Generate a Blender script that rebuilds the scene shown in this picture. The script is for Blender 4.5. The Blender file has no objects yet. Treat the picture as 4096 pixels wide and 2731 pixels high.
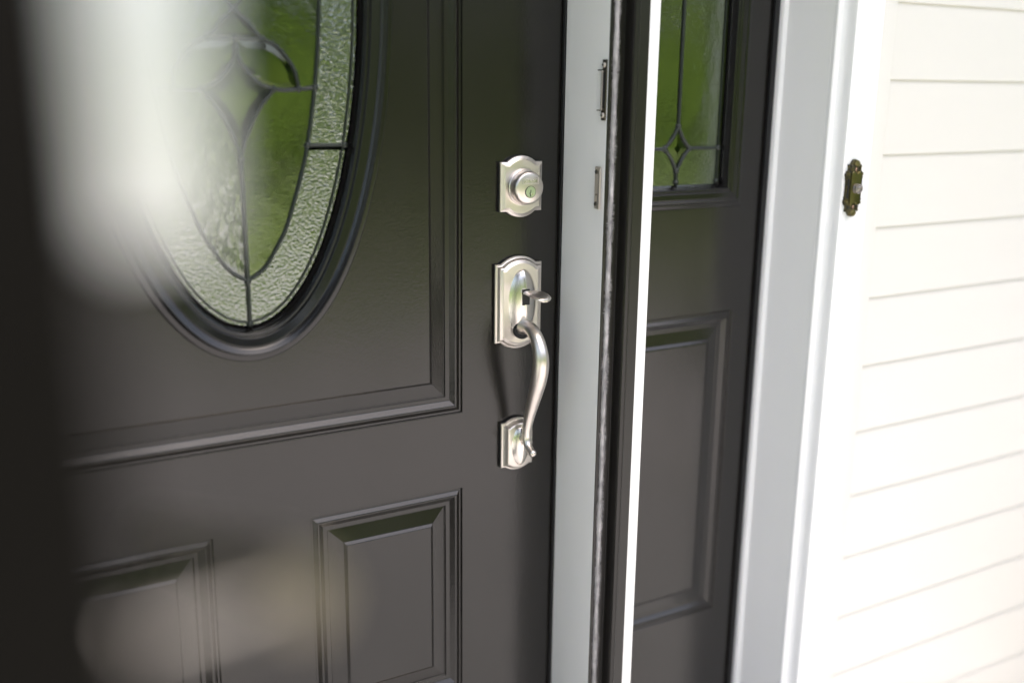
import bpy, bmesh, math, random
import numpy as np
from mathutils import Vector, Matrix

random.seed(7)
rng = np.random.default_rng(7)
scene = bpy.context.scene
col = scene.collection
R = math.radians

# ------------------------------------------------------------------ camera
# X runs along the wall to the right, Y into the house, Z up. The door face is y = 0.
CAM = Vector((0.0, -1.26, 1.26))
yaw, pit, rol = R(29.965), R(-14.104), R(0.7155)
fwd = Vector((math.sin(yaw) * math.cos(pit), math.cos(yaw) * math.cos(pit), math.sin(pit)))
rgt = Vector((math.cos(yaw), -math.sin(yaw), 0))
upv = rgt.cross(fwd)
r2 = rgt * math.cos(rol) + upv * math.sin(rol)
u2 = -rgt * math.sin(rol) + upv * math.cos(rol)
cd = bpy.data.cameras.new('camera')
cam = bpy.data.objects.new('camera', cd)
col.objects.link(cam)
m = Matrix((r2, u2, -fwd)).transposed().to_4x4()
m.translation = CAM
cam.matrix_world = m
cd.sensor_width = 36
cd.lens = 36.22
cd.clip_start = 0.01
cd.clip_end = 500
cd.dof.use_dof = True
cd.dof.focus_distance = 1.455
cd.dof.aperture_fstop = 1.22
scene.camera = cam

# ------------------------------------------------------------------ sky, sun, exposure
SUN_EL, SUN_AZ = 75.0, 148.0       # azimuth from +Y (behind the house) towards +X; the porch roof shades the wall
world = bpy.data.worlds.new('World')
scene.world = world
world.use_nodes = True
wn = world.node_tree
bg = wn.nodes['Background']
sky = wn.nodes.new('ShaderNodeTexSky')
sky.sky_type = 'NISHITA'
sky.sun_disc = False
sky.sun_elevation = R(SUN_EL)
sky.sun_rotation = R(SUN_AZ)
sky.air_density = 1.0
sky.dust_density = 7.0
sky.ozone_density = 0.2
wn.links.new(sky.outputs['Color'], bg.inputs['Color'])
bg.inputs['Strength'].default_value = 0.15
sl = bpy.data.lights.new('sun', 'SUN')
sl.energy = 2.7
sl.angle = R(0.5)
sl.color = (1.0, 0.972, 0.93)
sun = bpy.data.objects.new('sun', sl)
col.objects.link(sun)
sv = Vector((math.sin(R(SUN_AZ)) * math.cos(R(SUN_EL)), math.cos(R(SUN_AZ)) * math.cos(R(SUN_EL)), math.sin(R(SUN_EL))))
sun.rotation_euler = sv.to_track_quat('Z', 'Y').to_euler()
sun.location = (4, -7, 12)
scene.view_settings.view_transform = 'Standard'
scene.view_settings.look = 'None'
scene.view_settings.gamma = 1.0
scene.view_settings.use_curve_mapping = False
scene.view_settings.exposure = 1.72
scene.cycles.use_denoising = True
scene.cycles.max_bounces = 10
scene.cycles.diffuse_bounces = 5
scene.cycles.glossy_bounces = 5
scene.cycles.transparent_max_bounces = 12
scene.cycles.caustics_reflective = False
scene.cycles.caustics_refractive = False
scene.cycles.sample_clamp_indirect = 6.0

# ------------------------------------------------------------------ materials
MATS = {}


def mat(name, color, rough=0.5, metal=0.0, spec=0.5, bump=None, var=None, coat=0.0, rvar=None):
    """bump: (kind, scale xyz, strength, distance); var: (scale xyz, amount) value mottling."""
    m = bpy.data.materials.new(name)
    m.use_nodes = True
    nt = m.node_tree
    b = nt.nodes['Principled BSDF']
    b.inputs['Base Color'].default_value = (*color, 1)
    b.inputs['Roughness'].default_value = rough
    b.inputs['Metallic'].default_value = metal
    b.inputs['Specular IOR Level'].default_value = spec
    b.inputs['Coat Weight'].default_value = coat
    b.inputs['Coat Roughness'].default_value = 0.08
    tc = nt.nodes.new('ShaderNodeTexCoord')

    def tex(kind, sc, detail=3.0):
        mp = nt.nodes.new('ShaderNodeMapping')
        mp.inputs['Scale'].default_value = sc
        nt.links.new(tc.outputs['Object'], mp.inputs['Vector'])
        if kind == 'voronoi':
            t = nt.nodes.new('ShaderNodeTexVoronoi')
            t.feature = 'SMOOTH_F1'
            t.inputs['Scale'].default_value = 1
            nt.links.new(mp.outputs['Vector'], t.inputs['Vector'])
            return t.outputs['Distance']
        t = nt.nodes.new('ShaderNodeTexNoise')
        t.inputs['Scale'].default_value = 1
        t.inputs['Detail'].default_value = detail
        nt.links.new(mp.outputs['Vector'], t.inputs['Vector'])
        return t.outputs['Fac']
    if rvar:
        sc, lo_, hi_ = rvar
        rr = nt.nodes.new('ShaderNodeMapRange')
        rr.inputs[1].default_value = 0.3
        rr.inputs[2].default_value = 0.7
        rr.inputs[3].default_value = lo_
        rr.inputs[4].default_value = hi_
        nt.links.new(tex('noise', sc, 8.0), rr.inputs[0])
        nt.links.new(rr.outputs[0], b.inputs['Roughness'])
    prev = None
    for bp in (bump or []):
        kind, sc, st, dist = bp
        n = nt.nodes.new('ShaderNodeBump')
        n.inputs['Strength'].default_value = st
        n.inputs['Distance'].default_value = dist
        nt.links.new(tex(kind, sc), n.inputs['Height'])
        if prev:
            nt.links.new(prev.outputs['Normal'], n.inputs['Normal'])
        prev = n
    if prev:
        nt.links.new(prev.outputs['Normal'], b.inputs['Normal'])
    if var:
        sc, c2 = var
        mx = nt.nodes.new('ShaderNodeMix')
        mx.data_type = 'RGBA'
        mx.inputs[6].default_value = (*color, 1)
        mx.inputs[7].default_value = (*c2, 1)
        rp = nt.nodes.new('ShaderNodeMapRange')
        rp.inputs[1].default_value = 0.35
        rp.inputs[2].default_value = 0.65
        nt.links.new(tex('noise', sc, 6.0), rp.inputs[0])
        nt.links.new(rp.outputs[0], mx.inputs[0])
        nt.links.new(mx.outputs[2], b.inputs['Base Color'])
    MATS[name] = m
    return m


def glass(name, bumps, tint=(0.80, 0.88, 0.82), rough=0.01, gain=2.4, white=0.0):
    """clear pane: Fresnel reflection of the pane's several surfaces over plain transparency"""
    m = bpy.data.materials.new(name)
    m.use_nodes = True
    nt = m.node_tree
    nt.nodes.remove(nt.nodes['Principled BSDF'])
    out = nt.nodes['Material Output']
    tc = nt.nodes.new('ShaderNodeTexCoord')
    prev = None
    for kind, sc, st, dist in bumps:
        mp = nt.nodes.new('ShaderNodeMapping')
        mp.inputs['Scale'].default_value = sc
        nt.links.new(tc.outputs['Object'], mp.inputs['Vector'])
        if kind == 'voronoi':
            t = nt.nodes.new('ShaderNodeTexVoronoi')
            t.feature = 'SMOOTH_F1'
            o = t.outputs['Distance']
        else:
            t = nt.nodes.new('ShaderNodeTexNoise')
            t.inputs['Detail'].default_value = 2
            o = t.outputs['Fac']
        t.inputs['Scale'].default_value = 1
        nt.links.new(mp.outputs['Vector'], t.inputs['Vector'])
        n = nt.nodes.new('ShaderNodeBump')
        n.inputs['Strength'].default_value = st
        n.inputs['Distance'].default_value = dist
        nt.links.new(o, n.inputs['Height'])
        if prev:
            nt.links.new(prev.outputs['Normal'], n.inputs['Normal'])
        prev = n
    fr = nt.nodes.new('ShaderNodeFresnel')
    fr.inputs['IOR'].default_value = 1.52
    mul = nt.nodes.new('ShaderNodeMath')
    mul.operation = 'MULTIPLY'
    mul.use_clamp = True
    mul.inputs[1].default_value = gain
    nt.links.new(fr.outputs['Fac'], mul.inputs[0])
    tr = nt.nodes.new('ShaderNodeBsdfTransparent')
    tr.inputs['Color'].default_value = (*tint, 1)
    gl = nt.nodes.new('ShaderNodeBsdfGlossy')
    gl.inputs['Roughness'].default_value = rough
    gl.inputs['Color'].default_value = (0.93, 1.0, 0.95, 1)
    mx = nt.nodes.new('ShaderNodeMixShader')
    nt.links.new(mul.outputs[0], mx.inputs[0])
    nt.links.new(tr.outputs[0], mx.inputs[1])
    nt.links.new(gl.outputs[0], mx.inputs[2])
    if prev:
        nt.links.new(prev.outputs['Normal'], gl.inputs['Normal'])
        nt.links.new(prev.outputs['Normal'], fr.inputs['Normal'])
    last = mx
    if white:
        df = nt.nodes.new('ShaderNodeBsdfDiffuse')
        df.inputs['Color'].default_value = (0.52, 0.68, 0.44, 1)
        mw = nt.nodes.new('ShaderNodeMixShader')
        mw.inputs[0].default_value = white
        nt.links.new(mx.outputs[0], mw.inputs[1])
        nt.links.new(df.outputs[0], mw.inputs[2])
        if prev:
            nt.links.new(prev.outputs['Normal'], df.inputs['Normal'])
        last = mw
    nt.links.new(last.outputs[0], out.inputs['Surface'])
    MATS[name] = m
    return m


mat('door_paint', (0.0088, 0.0076, 0.0068), 0.2, spec=0.54, bump=[('noise', (330, 330, 330), 0.20, 0.0007), ('noise', (14, 14, 14), 0.06, 0.002)], rvar=((7, 7, 5), 0.17, 0.24))
mat('frame_paint', (0.0075, 0.007, 0.007), 0.16, spec=0.5, bump=[('noise', (500, 500, 60), 0.10, 0.0008)])
mat('bronze', (0.010, 0.009, 0.008), 0.28, spec=0.45, bump=[('noise', (900, 900, 900), 0.05, 0.0003)])
mat('bronze_matt', (0.0030, 0.0027, 0.0022), 0.6, spec=0.04)
mat('black_rubber', (0.010, 0.010, 0.011), 0.55, spec=0.35)
mat('white_jamb', (0.885, 0.885, 0.89), 0.42, spec=0.4, bump=[('noise', (430, 430, 7), 0.42, 0.0010)])
mat('white_trim', (0.82, 0.825, 0.835), 0.38, spec=0.4, bump=[('noise', (330, 330, 8), 0.14, 0.0007)])
mat('siding', (0.715, 0.70, 0.668), 0.45, spec=0.4, bump=[('noise', (9, 60, 300), 0.06, 0.001)], var=((1.2, 1, 3), (0.70, 0.684, 0.65)))
mat('nickel', (0.70, 0.65, 0.605), 0.36, 1.0, bump=[('noise', (60, 900, 1500), 0.14, 0.0005)], rvar=((60, 60, 60), 0.32, 0.42))
mat('nickel_round', (0.70, 0.65, 0.605), 0.32, 1.0, bump=[('noise', (1400, 1400, 60), 0.04, 0.0003)])
mat('nickel_bright', (0.70, 0.66, 0.62), 0.24, 1.0)
mat('lock_satin', (0.60, 0.62, 0.63), 0.5, 1.0)
mat('nickel_tan', (0.21, 0.185, 0.16), 0.34, 1.0)  # even tan metal for the storm lever, darker than the other nickel
mat('lever_dark', (0.07, 0.066, 0.062), 0.38, 1.0)
mat('key_face', (0.50, 0.58, 0.47), 0.32, 1.0, bump=[('noise', (300, 900, 900), 0.05, 0.0003)])
mat('dark_slot', (0.008, 0.008, 0.009), 0.6)
mat('strike_metal', (0.62, 0.57, 0.52), 0.36, 0.6)
mat('strike_dark', (0.13, 0.12, 0.095), 0.35, 1.0)
mat('brass', (0.155, 0.138, 0.062), 0.32, 1.0, bump=[('noise', (1500, 400, 60), 0.06, 0.0003)])
mat('brass_dark', (0.040, 0.045, 0.044), 0.38, 0.75, var=((260, 260, 260), (0.14, 0.115, 0.045)))
mat('copper', (0.36, 0.24, 0.18), 0.35, 1.0)
mat('lens', (0.25, 0.225, 0.205), 0.22, 0.5, coat=0.3)
mat('pile', (0.30, 0.29, 0.30), 0.95, spec=0.1, var=((90, 90, 60), (0.55, 0.53, 0.54)))
mat('came', (0.022, 0.028, 0.024), 0.34, 0.3, bump=[('noise', (160, 160, 160), 0.12, 0.0006)])
mat('hall_wall', (0.10, 0.095, 0.085), 0.9)
mat('hall_floor', (0.07, 0.05, 0.035), 0.6)
mat('ceiling_paint', (0.70, 0.69, 0.66), 0.6)
mat('roof', (0.08, 0.075, 0.07), 0.9)
mat('concrete', (0.38, 0.365, 0.365), 0.85, spec=0.2, var=((2.5, 2.5, 2.5), (0.33, 0.318, 0.318)))
mat('porch_stone', (0.33, 0.325, 0.33), 0.8, spec=0.25, var=((6, 6, 6), (0.28, 0.278, 0.282)))
mat('lawn', (0.115, 0.17, 0.045), 0.95, spec=0.1, bump=[('noise', (40, 40, 40), 0.6, 0.03)], var=((1.1, 1.1, 1), (0.155, 0.185, 0.055)))
mat('bank', (0.035, 0.075, 0.011), 0.95, spec=0.1, bump=[('noise', (3, 3, 3), 0.8, 0.2)], var=((0.75, 0.75, 0.75), (0.175, 0.245, 0.032)))
mat('bark', (0.09, 0.065, 0.045), 0.9, bump=[('noise', (14, 14, 3), 0.6, 0.02)])
mat('leaf_a', (0.105, 0.185, 0.016), 0.6, spec=0.15, var=((0.6, 0.6, 0.6), (0.180, 0.240, 0.022)))
mat('leaf_b', (0.034, 0.078, 0.012), 0.6, spec=0.15, var=((0.8, 0.8, 0.8), (0.075, 0.125, 0.018)))
for nm in ('leaf_a', 'leaf_b'):
    nt = MATS[nm].node_tree
    pb = nt.nodes['Principled BSDF']
    src = pb.inputs['Base Color'].links[0].from_socket
    tl = nt.nodes.new('ShaderNodeBsdfTranslucent')
    nt.links.new(src, tl.inputs['Color'])
    ms = nt.nodes.new('ShaderNodeMixShader')
    ms.inputs[0].default_value = 0.55
    nt.links.new(pb.outputs[0], ms.inputs[1])
    nt.links.new(tl.outputs[0], ms.inputs[2])
    nt.links.new(ms.outputs[0], nt.nodes['Material Output'].inputs['Surface'])
mat('mulch', (0.055, 0.038, 0.028), 0.95)
mat('alu', (0.45, 0.44, 0.42), 0.4, 1.0)
glass('glass_hammer', [('voronoi', (330, 330, 330), 0.42, 0.0018), ('noise', (620, 620, 620), 0.22, 0.0010)], rough=0.06, gain=5.6, white=0.016)
glass('glass_side', [('voronoi', (420, 420, 420), 0.20, 0.0012)], rough=0.10, gain=4.0, white=0.012)
glass('glass_water', [('noise', (150, 150, 34), 0.55, 0.006)], rough=0.03, gain=3.8, white=0.02)
glass('glass_seedy', [('noise', (26, 26, 14), 0.14, 0.008), ('noise', (480, 480, 260), 0.20, 0.0012)], rough=0.02, gain=4.6)
glass('glass_clear', [], rough=0.03, gain=2.8)
glass('storm_glass', [], tint=(0.93, 0.95, 0.93), rough=0.0, gain=1.0)

# ------------------------------------------------------------------ mesh helpers
OFF = {}


def root(name, loc, label, cat, group=None, local=False):
    o = bpy.data.objects.new(name, None)
    o.empty_display_size = 0.05
    col.objects.link(o)
    o.location = loc
    tag(o, label, cat, group)
    OFF[o.name] = Vector((0, 0, 0)) if local else Vector(loc)
    return o


def tag(o, label=None, cat=None, group=None, kind=None):
    if label:
        o['label'] = label
    if cat:
        o['category'] = cat
    if group:
        o['group'] = group
    if kind:
        o['kind'] = kind
    return o


def obj(name, verts, faces, material, parent=None, angle=35, kind=None, outward=False):
    off = OFF.get(parent.name, Vector((0, 0, 0))) if parent else Vector((0, 0, 0))
    me = bpy.data.meshes.new(name)
    v = np.asarray(verts, dtype=float).reshape(-1, 3) - np.array(off)
    me.from_pydata(v.tolist(), [], [tuple(int(i) for i in f) for f in faces])
    bm = bmesh.new()
    bm.from_mesh(me)
    if outward:
        bm.normal_update()
        for q in bm.faces:
            if q.normal.y > 0:
                q.normal_flip()
    else:
        bmesh.ops.recalc_face_normals(bm, faces=bm.faces)
    bm.to_mesh(me)
    bm.free()
    if angle:
        me.shade_smooth()
        me.set_sharp_from_angle(angle=R(angle))
    me.materials.append(MATS[material])
    o = bpy.data.objects.new(name, me)
    col.objects.link(o)
    if parent:
        o.parent = parent
        OFF[o.name] = off
    if kind:
        o['kind'] = kind
    return o


def wnorm(o, angle=None):
    m_ = o.modifiers.new('weighted', 'WEIGHTED_NORMAL')
    m_.keep_sharp = True
    m_.weight = 100
    return o


def boxg(x0, x1, y0, y1, z0, z1, bev=0.0):
    """box, chamfered on all edges when bev > 0"""
    bm = bmesh.new()
    bmesh.ops.create_cube(bm, size=1)
    for v in bm.verts:
        v.co = Vector(((x0 + x1) / 2 + v.co.x * (x1 - x0), (y0 + y1) / 2 + v.co.y * (y1 - y0), (z0 + z1) / 2 + v.co.z * (z1 - z0)))
    if bev:
        bmesh.ops.bevel(bm, geom=bm.edges[:], offset=bev, segments=2, affect='EDGES', profile=0.6)
    bm.verts.index_update()
    vs = [tuple(v.co) for v in bm.verts]
    fs = [[v.index for v in f.verts] for f in bm.faces]
    bm.free()
    return vs, fs


def box(name, b, material, parent=None, bev=0.0, kind=None, angle=35):
    v, f = boxg(*b, bev=bev)
    return obj(name, v, f, material, parent, angle=angle, kind=kind)


def join(parts):
    V, F = [], []
    for v, f in parts:
        n = len(V)
        V += [tuple(p) for p in v]
        F += [[i + n for i in ff] for ff in f]
    return V, F


def rings(loops, closed=True, cap0=False, cap1=False):
    """skin between loops with equal point counts"""
    n = len(loops[0])
    V = [tuple(p) for l in loops for p in l]
    F = []
    for k in range(len(loops) - 1):
        for i in range(n if closed else n - 1):
            j = (i + 1) % n
            F.append([k * n + i, k * n + j, (k + 1) * n + j, (k + 1) * n + i])
    if cap0:
        F.append(list(range(n)))
    if cap1:
        F.append(list(range((len(loops) - 1) * n, len(loops) * n)))
    return V, F


def catmull(pts, n=10):
    P = [np.array(p, float) for p in pts]
    P = [2 * P[0] - P[1]] + P + [2 * P[-1] - P[-2]]
    out = []
    for i in range(1, len(P) - 2):
        for k in range(n):
            t = k / n
            a, b, c, d = P[i - 1], P[i], P[i + 1], P[i + 2]
            out.append(0.5 * (2 * b + (c - a) * t + (2 * a - 5 * b + 4 * c - d) * t * t + (3 * b - a - 3 * c + d) * t ** 3))
    out.append(P[-2])
    return out


def tubeg(pts, rad, n=10, side=None, cap=True, flat=1.0):
    """tube along pts; rad number or list; side = fixed binormal direction; flat scales that direction"""
    P = [Vector(p) for p in pts]
    rad = rad if hasattr(rad, '__len__') else [rad] * len(P)
    loops = []
    s = Vector(side) if side else None
    for i, p in enumerate(P):
        t = (P[min(i + 1, len(P) - 1)] - P[max(i - 1, 0)]).normalized()
        if s is None:
            a = Vector((0, 1, 0)) if abs(t.y) < 0.9 else Vector((1, 0, 0))
            b = t.cross(a).normalized()
        else:
            b = (s - t * s.dot(t)).normalized()
        c = t.cross(b).normalized()
        loops.append([p + b * math.cos(2 * math.pi * k / n) * rad[i] * flat + c * math.sin(2 * math.pi * k / n) * rad[i] for k in range(n)])
    return rings(loops, True, cap, cap)


def lathe_y(cx, cz, prof, n=48, cap=True):
    """prof: list of (radius, y)"""
    loops = [[(cx + r * math.cos(2 * math.pi * k / n), y, cz + r * math.sin(2 * math.pi * k / n)) for k in range(n)] for r, y in prof]
    return rings(loops, True, False, cap)


def rect_loop(x0, x1, z0, z1, s, y):
    return [(x0 + s, y, z0 + s), (x1 - s, y, z0 + s), (x1 - s, y, z1 - s), (x0 + s, y, z1 - s)]


def support(P, d=0.0004, minlen=0.0018):
    """add loops close to the ends of every flat run so that it shades flat"""
    out = [P[0]]
    for p, q in zip(P[:-1], P[1:]):
        L = math.hypot(q[0] - p[0], q[1] - p[1])
        if L > minlen:
            t = d / L
            out += [(p[0] + (q[0] - p[0]) * t, p[1] + (q[1] - p[1]) * t), (q[0] - (q[0] - p[0]) * t, q[1] - (q[1] - p[1]) * t)]
        out.append(q)
    return out


def rect_rings(x0, x1, z0, z1, prof, sg=1):
    """four mitred strips, not welded at the mitres so that each side shades straight"""
    L = [rect_loop(x0, x1, z0, z1, s_, sg * d_) for s_, d_ in prof]
    out = []
    for k in range(4):
        out.append(rings([[l[k], l[(k + 1) % 4]] for l in L], False))
    return join(out)


def panel_prof():
    # inset from the outer edge, depth into the door (positive = recessed)
    return support([(-0.0010, 0), (0, 0), (0.0006, 0.0006), (0.0012, 0.0034), (0.0018, 0.0040), (0.0038, 0.0040), (0.0046, 0.0036), (0.0092, 0.0004), (0.0102, 0.0), (0.0116, 0.0001),
                    (0.0124, 0.0005), (0.0190, 0.0050), (0.0198, 0.0053), (0.0248, 0.0053), (0.0254, 0.0057), (0.0260, 0.0076), (0.0268, 0.0080),
                    (0.0474, 0.0030), (0.0480, 0.0026), (0.0512, 0.0004), (0.0520, 0.0), (0.0540, 0.0)])


def prof_fine(prof):
    return prof


def ell(cx, cz, a, b, off, y, n=128):
    L = []
    for k in range(n):
        t = 2 * math.pi * k / n
        c, s = math.cos(t), math.sin(t)
        nx, nz = c / a, s / b
        l = math.hypot(nx, nz)
        L.append((cx + a * c + off * nx / l, y, cz + b * s + off * nz / l))
    return L


# ================================================================== the setting
ZG = -0.40                                            # garden level; the porch floor is z = 0
v, f = boxg(-60, 60, -80, 30, ZG - 0.5, ZG)
tag(obj('ground', v, f, 'lawn', angle=0), kind='structure')
tag(box('path', (-9, 14, -5.45, -1.905, ZG + 0.004, ZG + 0.03), 'concrete'), kind='structure')
tag(box('path', (-1.1, 1.5, -13.2, -5.45, ZG + 0.005, ZG + 0.031), 'concrete'), kind='structure')
tag(box('path', (-60, 60, -14.4, -13.2, ZG + 0.006, ZG + 0.03), 'concrete'), kind='structure')
tag(box('porch_floor', (-1.9, 2.1, -1.50, -0.16, ZG - 0.1, 0.0), 'porch_stone', bev=0.01), kind='structure')
tag(box('porch_step', (-1.0, 2.4, -1.90, -1.502, ZG - 0.1, -0.2), 'porch_stone', bev=0.01), kind='structure')

# dark hall behind the glass
def hall():
    x0, x1, y0, y1, z0, z1 = -1.5, 2.6, 0.14, 3.2, -0.02, 2.55
    V = [(x0, y0, z0), (x1, y0, z0), (x1, y1, z0), (x0, y1, z0), (x0, y0, z1), (x1, y0, z1), (x1, y1, z1), (x0, y1, z1)]
    o = obj('hall_room', V, [(2, 3, 7, 6), (0, 3, 7, 4), (1, 2, 6, 5), (4, 5, 6, 7)], 'hall_wall', angle=0)
    tag(o, kind='structure')
    o = obj('hall_floor', V[:4], [(0, 1, 2, 3)], 'hall_floor', angle=0)
    tag(o, kind='structure')


hall()

# ------------------------------------------------------------------ house wall
SY = -0.126                                           # siding plane
house = root('house', (1.0, 0.1, ZG), 'pale cream clapboard house wall around the brown front door', 'house')
LX, RX = -0.225, 1.278                                # outer sides of the white casing
TOP = 2.205
for b in ((RX, 7.0, -0.110, 0.12, ZG - 0.2, 2.455), (-5.0, LX, -0.110, 0.12, ZG - 0.2, 2.455), (LX, RX, -0.110, 0.12, TOP, 2.455), (LX, RX, -0.110, 0.12, ZG - 0.2, -0.03)):
    box('wall', b, 'siding', house)
PITCH, Z0 = 0.11435, 1.3854


def board(x0, x1, z):
    a, h = 0.0, PITCH
    yb, yt = SY - 0.0031, SY + 0.0018
    prof = [(yb + 0.0075, z + 0.0015), (yb + 0.001, z), (yb, z + 0.0012), (yb, z + 0.004), (yt, z + h + 0.004), (-0.1095, z + h + 0.004), (-0.1095, z + 0.004)]
    L0 = [(x0, p[0], p[1]) for p in prof]
    L1 = [(x1, p[0], p[1]) for p in prof]
    return rings([L0, L1], True, True, True)


for x0, x1, zlo in ((1.3065, 7.0, -9), (-5.0, LX - 0.0285, -9), (LX - 0.0285, 1.3065, 2.19)):
    base = None
    for k in range(-10, 15):
        z = Z0 - k * PITCH
        if z + PITCH > 2.45 or z < zlo:
            continue
        if base is None:
            v, f = board(x0, x1, 0.0)
            base = obj('siding_board', [(p[0], p[1], p[2] + ZG) for p in v], f, 'siding', house, angle=20)
            zref = ZG
            base.location.z = z - zref
        else:
            c = base.copy()
            col.objects.link(c)
            c.parent = house
            c.location.z = z - zref
box('corner_channel', (1.2785, 1.3068, -0.1395, -0.105, ZG, 2.32), 'siding', house, bev=0.0015)
box('corner_channel', (LX - 0.0290, LX - 0.0005, -0.1395, -0.105, ZG, 2.32), 'siding', house, bev=0.0015)
# porch roof
TOPZ = 2.46
box('soffit', (-5.3, 7.3, -0.73, 0.2, TOPZ + 0.001, TOPZ + 0.03), 'ceiling_paint', house)
box('fascia', (-5.3, 7.3, -0.76, -0.7305, TOPZ - 0.02, TOPZ + 0.16), 'white_trim', house, bev=0.004)
V = [(-5.4, -0.80, TOPZ + 0.15), (7.4, -0.80, TOPZ + 0.15), (7.4, 4.2, TOPZ + 2.4), (-5.4, 4.2, TOPZ + 2.4), (-5.4, 9.0, TOPZ + 0.15), (7.4, 9.0, TOPZ + 0.15)]
obj('roof', V, [(0, 1, 2, 3), (3, 2, 5, 4)], 'roof', house, angle=0)
box('rear_wall', (-5.0, 7.0, 8.3, 8.5, ZG - 0.2, TOPZ), 'siding', house)
box('end_wall', (6.88, 7.0, 0.121, 8.3, ZG - 0.2, TOPZ), 'siding', house)
box('end_wall', (-5.0, -4.88, 0.121, 8.3, ZG - 0.2, TOPZ), 'siding', house)

# ------------------------------------------------------------------ white door frame
JX = 0.8048                                           # face of the latch jamb
HX = -0.1085                                          # face of the hinge jamb
SRX = 1.1987                                          # stop at the right of the sidelight
YJ = -0.108                                           # outer edge of the jambs
frame = root('door_frame', (0.5, -0.05, 0), 'white grained door and sidelight frame between dark door and siding', 'door frame')
box('mull_post', (JX, 0.868, YJ, 0.10, 0.0, 2.12), 'white_jamb', frame, bev=0.0008)
box('mull_cover', (0.8295, 0.870, -0.130, YJ - 0.0005, 0.0, 2.12), 'white_trim', frame, bev=0.001)
box('hinge_jamb', (HX - 0.032, HX, YJ, 0.10, 0.0, 2.12), 'white_jamb', frame, bev=0.0008)
box('head_jamb', (HX - 0.032, 1.23, YJ, 0.10, 2.1205, 2.155), 'white_jamb', frame, bev=0.0008)
# right sidelight jamb with its stop bead, one extrusion (x, y)
prof = [(SRX, 0.0), (SRX, -0.0120), (SRX + 0.0008, -0.0138), (SRX + 0.0030, -0.0158), (SRX + 0.0055, -0.0178), (SRX + 0.0062, -0.0200), (SRX + 0.0062, -0.112), (1.245, -0.112), (1.245, 0.10), (SRX, 0.10)]
v, f = rings([[(x, y, 0.0) for x, y in prof], [(x, y, 2.12) for x, y in prof]], True, True, True)
obj('sidelight_jamb', v, f, 'white_jamb', frame, angle=25)


def brickmould(sign, xin):
    P = [(0.0, -0.1125), (0.0, -0.1178), (0.0010, -0.1196), (0.0030, -0.1204), (0.0072, -0.1204), (0.0096, -0.1210), (0.0118, -0.1235), (0.0132, -0.1275), (0.0140, -0.1330), (0.0145, -0.1405),
         (0.0152, -0.1418), (0.0168, -0.1424), (0.0715, -0.1424), (0.0730, -0.1410), (0.0730, -0.105), (0.006, -0.105)]
    pr = [(xin + sign * x, y) for x, y in P]
    return rings([[(x, y, 0.0) for x, y in pr], [(x, y, TOP) for x, y in pr]], True, True, True)


v, f = brickmould(1, SRX + 0.0062)
obj('brickmould', v, f, 'white_trim', frame, angle=25)
v, f = brickmould(-1, HX - 0.030)
obj('brickmould', v, f, 'white_trim', frame, angle=25)
box('brickmould_head', (HX - 0.030, SRX + 0.006, -0.1424, -0.1085, 2.135, 2.204), 'white_trim', frame, bev=0.003)
box('threshold', (HX, SRX + 0.006, -0.155, 0.08, -0.03, 0.018), 'alu', frame, bev=0.003)
# black compression seals; the wide sidelight one also paints in the shadow gap
for x0, x1 in ((JX - 0.0042, JX - 0.0002), (HX + 0.0002, HX + 0.004), (SRX - 0.0105, SRX - 0.0002), (0.8682, 0.874)):
    box('weatherstrip', (x0, x1, -0.0062, -0.0006, 0.02, 2.115), 'black_rubber', frame, bev=0.0012)


def screw(name, x, y, z, r, material, parent, axis='x', sgn=-1):
    """pan head with a cross recess raised as dark bars"""
    prof = [(r, 0), (r, 0.3 * r), (0.8 * r, 0.55 * r), (0.4 * r, 0.68 * r), (0.02 * r, 0.7 * r)]
    v, f = lathe_y(0, 0, prof, 16)
    def tr(p):
        if axis == 'x':
            return (x + sgn * p[1], y + p[0], z + p[2])
        return (x + p[0], y - p[1], z + p[2])
    o = obj(name, [tr(p) for p in v], f, material, parent)
    b1 = boxg(-0.62 * r, 0.62 * r, 0.62 * r, 0.76 * r, -0.13 * r, 0.13 * r)
    b2 = boxg(-0.13 * r, 0.13 * r, 0.62 * r, 0.755 * r, -0.62 * r, 0.62 * r)
    v, f = join([b1, b2])
    obj('screw_slot', [tr(p) for p in v], f, 'dark_slot', o, angle=0)
    return o


# lower latch strike (bright) and upper bolt strike (dark), both on the jamb face
lo = box('latch_strike', (JX - 0.0022, JX - 0.0002, -0.1010, -0.0878, 1.0935, 1.1508), 'strike_metal', frame, bev=0.0007)
tag(lo, label='bright nickel latch strike on the white jamb')
V = []
L0 = [(JX - 0.0022, -0.0958, 1.1010), (JX - 0.0022, -0.0958, 1.1432), (JX - 0.0062, -0.1000, 1.1475), (JX - 0.0070, -0.1060, 1.1490), (JX - 0.0070, -0.1062, 1.0945), (JX - 0.0062, -0.1000, 1.0965)]
L1 = [(p[0] + 0.0016, p[1] + 0.0003, p[2]) for p in L0]
v, f = rings([L0, L1], True, True, True)
obj('strike_lip', v, f, 'strike_metal', frame)
screw('screw', JX - 0.0022, -0.0925, 1.1437, 0.0030, 'strike_dark', lo)
screw('screw', JX - 0.0022, -0.0925, 1.1003, 0.0030, 'strike_dark', lo)
screw('screw', JX - 0.0022, -0.0930, 1.1130, 0.0012, 'strike_dark', lo)
up = box('bolt_strike', (JX - 0.0024, JX - 0.0002, -0.1074, -0.0982, 1.2122, 1.2905), 'strike_dark', frame, bev=0.0006)
tag(up, label='dark bolt strike with two tabs on the white jamb')
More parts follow.
